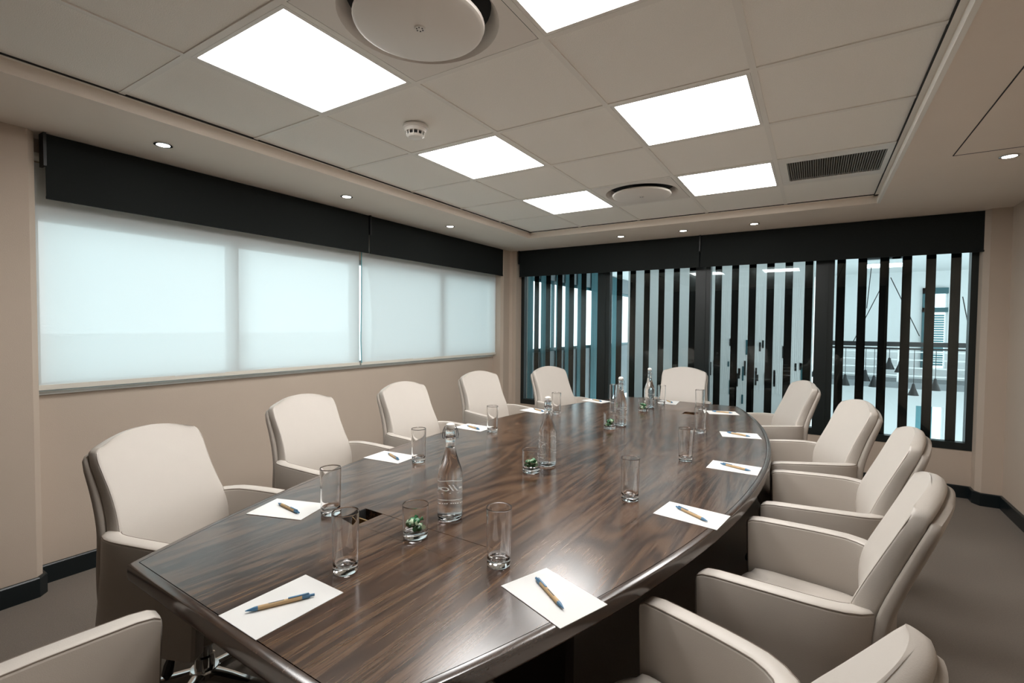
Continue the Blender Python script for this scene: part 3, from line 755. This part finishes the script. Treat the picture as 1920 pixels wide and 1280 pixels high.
gl = [(-1.015, .820), (-.702, 1.064), (-.567, 1.736), (-.515, 2.398), (-.580, 3.088), (-.750, 3.957), (-1.077, 4.075), (-1.428, 3.896), (-1.587, 3.151), (-1.638, 2.401), (-1.559, 1.676), (-1.372, 1.048)]
g0 = None
for k, (x, y) in enumerate(gl):
    lab = 'empty tall clear drinking glass by the notepaper, ' + SEAT[k]
    if g0 is None:
        p = [(.001, 0), (.028, 0), (.0305, .002), (.0312, .008), (.0342, .1535), (.0336, .1555), (.0320, .1535), (.0289, .026), (.027, .0195), (.018, .017), (.001, .0165)]
        g0 = tag(MB().lathe(support(p), 48, cap0=True, cap1=True).build('highball_glass', M['glass'], angle=50), lab, 'glass', 'empty highball glasses'); cur = g0
    else:
        cur = dup(g0, (0, 0, 0), 0, lab)
    cur.location = (x, y, TZ + .0004)

# bottles
def wrap_text(body, size, r, zc, ang0, shear=.25):
    cu = bpy.data.curves.new('t', 'FONT'); cu.body = body; cu.size = size; cu.align_x = 'CENTER'; cu.shear = shear; cu.resolution_u = 3
    ob = bpy.data.objects.new('t', cu); C.objects.link(ob)
    bpy.context.view_layer.update()
    me = ob.to_mesh(); vs = [v.co.copy() for v in me.vertices]; fs = [tuple(p.vertices) for p in me.polygons]
    ob.to_mesh_clear(); C.objects.unlink(ob); bpy.data.objects.remove(ob); bpy.data.curves.remove(cu)
    out = []
    for v in vs:
        a = ang0 + v.x / r
        out.append((r * math.cos(a), r * math.sin(a), zc + v.y))
    return out, fs
def bottle_proto(label):
    t = thing('water_bottle', label, 'bottle', (0, 0, 0), 0, 'swing-top water bottles')
    outer = [(.001, .004), (.030, .0), (.037, .002), (.0405, .008), (.041, .02), (.041, .022), (.041, .136), (.041, .140), (.0395, .155), (.035, .172), (.028, .192), (.0215, .212), (.0175, .232), (.0160, .25), (.0155, .256), (.0172, .258), (.0172, .264), (.0150, .267), (.0145, .284), (.0165, .287), (.0165, .293), (.0145, .295)]
    inner = [(.0105, .295), (.0105, .25), (.0130, .230), (.0175, .210), (.024, .190), (.031, .170), (.0355, .153), (.0372, .140), (.0372, .136), (.0372, .022), (.0372, .02), (.034, .011), (.001, .013)]
    MB().lathe(outer + inner, 44, cap0=True, cap1=True).build('glass_body', M['glass'], t, angle=50)
    wat = [(.001, .0128), (.0342, .0108), (.0374, .02), (.0374, .022), (.0374, .136), (.0374, .140), (.0357, .153), (.0312, .170), (.0242, .190), (.0177, .210), (.0132, .230), (.0128, .236), (.001, .236)]
    MB().lathe(wat, 44, cap0=True, cap1=True).build('water', M['water'], t, angle=50)
    MB().lathe([(.001, .298), (.0112, .296), (.0145, .298), (.0158, .304), (.0140, .311), (.008, .315), (.001, .316)], 24).build('stopper', M['ceramic'], t)
    MB().lathe([(.0115, .293), (.0118, .297)], 20).build('gasket', M['hem'], t)
    wire = MB()
    for sg in (1, -1):
        wire.tube([(sg * .012, 0, .306), (sg * .018, .003, .303), (sg * .024, .008, .288), (sg * .0265, .012, .275), (sg * .0245, .014, .262), (sg * .020, .010, .262), (sg * .0178, 0, .270)], .0012, 6)
        wire.tube([(sg * .0178, 0, .270), (sg * .021, -.004, .285), (sg * .017, -.006, .300)], .0011, 6)
    wire.tube([(.0178 * math.cos(a), .0178 * math.sin(a), .270) for a in [2 * math.pi * q / 20 for q in range(20)]], .0011, 6, closed=True)
    wire.build('wire_bail', M['wire'], t)
    pr_ = MB(); r = .0413; a0 = math.pi / 2
    v, f = wrap_text('nello C', .030, r, .082, a0, .35); pr_.add(v, f)
    for zc, amp in ((.112, .004), (.055, -.004)):
        vs = []; fs = []
        for k in range(41):
            a = a0 - 1.35 + 2.7 * k / 40; z = zc + amp * math.cos((a - a0) * 2.2)
            vs += [(r * math.cos(a), r * math.sin(a), z - .0011), (r * math.cos(a), r * math.sin(a), z + .0011)]
            if k: fs.append((2 * k - 2, 2 * k, 2 * k + 1, 2 * k - 1))
        pr_.add(vs, fs)
    for k in range(24):   # row of fine lettering, too small to read
        if k == 12: continue
        a = a0 - .95 + 1.9 * k / 23
        pr_.add([(r * math.cos(a + o), r * math.sin(a + o), z) for o, z in ((-.028, .0385), (.028, .0385), (.028, .0415), (-.028, .0415))], [(0, 1, 2, 3)])
    for k in range(3):
        a = a0 - .3 + .3 * k
        pr_.add([(r * math.cos(a + o), r * math.sin(a + o), z) for o, z in ((-.03, .0735), (.03, .0735), (.03, .0755), (-.03, .0755))], [(0, 1, 2, 3)])
    pr_.build('print', M['print'], t, smooth=False)
    return t
bl = ['swing-top water bottle nearest the camera, with white lettering', 'swing-top water bottle, second from the camera', 'swing-top water bottle, third from the camera', 'swing-top water bottle, farthest from the camera']
bp = None
for k, (x, y, yaw) in enumerate(((-1.013, 1.240, .68), (-1.033, 1.965, 2.2), (-1.061, 3.027, -.6), (-1.107, 3.827, -.9))):
    if bp is None:
        bp = bottle_proto(bl[k]); cur = bp
    else:
        cur = dup(bp, (0, 0, 0), 0, bl[k])
    cur.location = (x, y, TZ + .0004); cur.rotation_euler.z = yaw

# tumblers of wrapped mints
tb = None
mint_g = mint_p = None
def mint_mesh():
    mb = MB(); rings = []
    for x, r in ((-.019, .0065), (-.015, .0045), (-.0105, .0025), (-.008, .0065), (-.004, .009), (0, .0098), (.004, .009), (.008, .0065), (.0105, .0025), (.015, .0045), (.019, .0065)):
        x *= 1.1; r *= 1.3
        rings.append([(x, r * (1 + .12 * math.sin(5 * q + x * 400)) * math.cos(q), r * .75 * (1 + .12 * math.cos(4 * q)) * math.sin(q)) for q in [2 * math.pi * z / 12 for z in range(12)]])
    return mb.loft(rings)
tl = ['nearest the camera', 'second from the camera', 'third from the camera', 'farthest from the camera']
rm = random.Random(5)
for k, (x, y) in enumerate(((-1.009, 1.072), (-1.042, 1.831), (-1.083, 2.893), (-1.101, 3.653))):
    lab = 'short glass tumbler of green wrapped mints, ' + tl[k]
    if tb is None:
        p = [(.001, 0), (.033, 0), (.0362, .002), (.037, .006), (.0388, .0965), (.0383, .0985), (.0372, .0965), (.0352, .022), (.032, .0165), (.001, .0155)]
        tb = tag(MB().lathe(support(p), 48, cap0=True, cap1=True).build('tumbler', M['glass'], angle=50), lab, 'glass', 'tumblers of mints'); cur = tb
    else:
        cur = dup(tb, (0, 0, 0), 0, lab)
    cur.location = (x, y, TZ + .0004)
    for q in range(6):
        pale = q in (1, 4)
        src = mint_p if pale else mint_g
        lab2 = ('pale green' if pale else 'dark green') + ' wrapped mint, ' + ('low', 'low', 'low', 'upper', 'upper', 'topmost')[q] + ' in the tumbler ' + tl[k]
        if src is None:
            m = tag(mint_mesh().build('wrapped_mint', M['mint_p'] if pale else M['mint_g'], angle=60), lab2, 'sweet')
            if pale: mint_p = m
            else: mint_g = m
        else:
            m = dup(src, (0, 0, 0), 0, lab2)
        m['group'] = 'mints in the tumbler ' + tl[k]
        a = q * 1.15 + k; lay = 0 if q < 3 else 1
        rr = .0125 if lay == 0 else .011
        m.location = (x + rr * math.cos(a), y + rr * math.sin(a), TZ + .0275 + lay * .0185 + (.004 if q == 5 else 0))
        m.rotation_euler = (rm.uniform(-.2, .2), rm.uniform(-.35, .35), a + 1.57 + rm.uniform(-.3, .3))
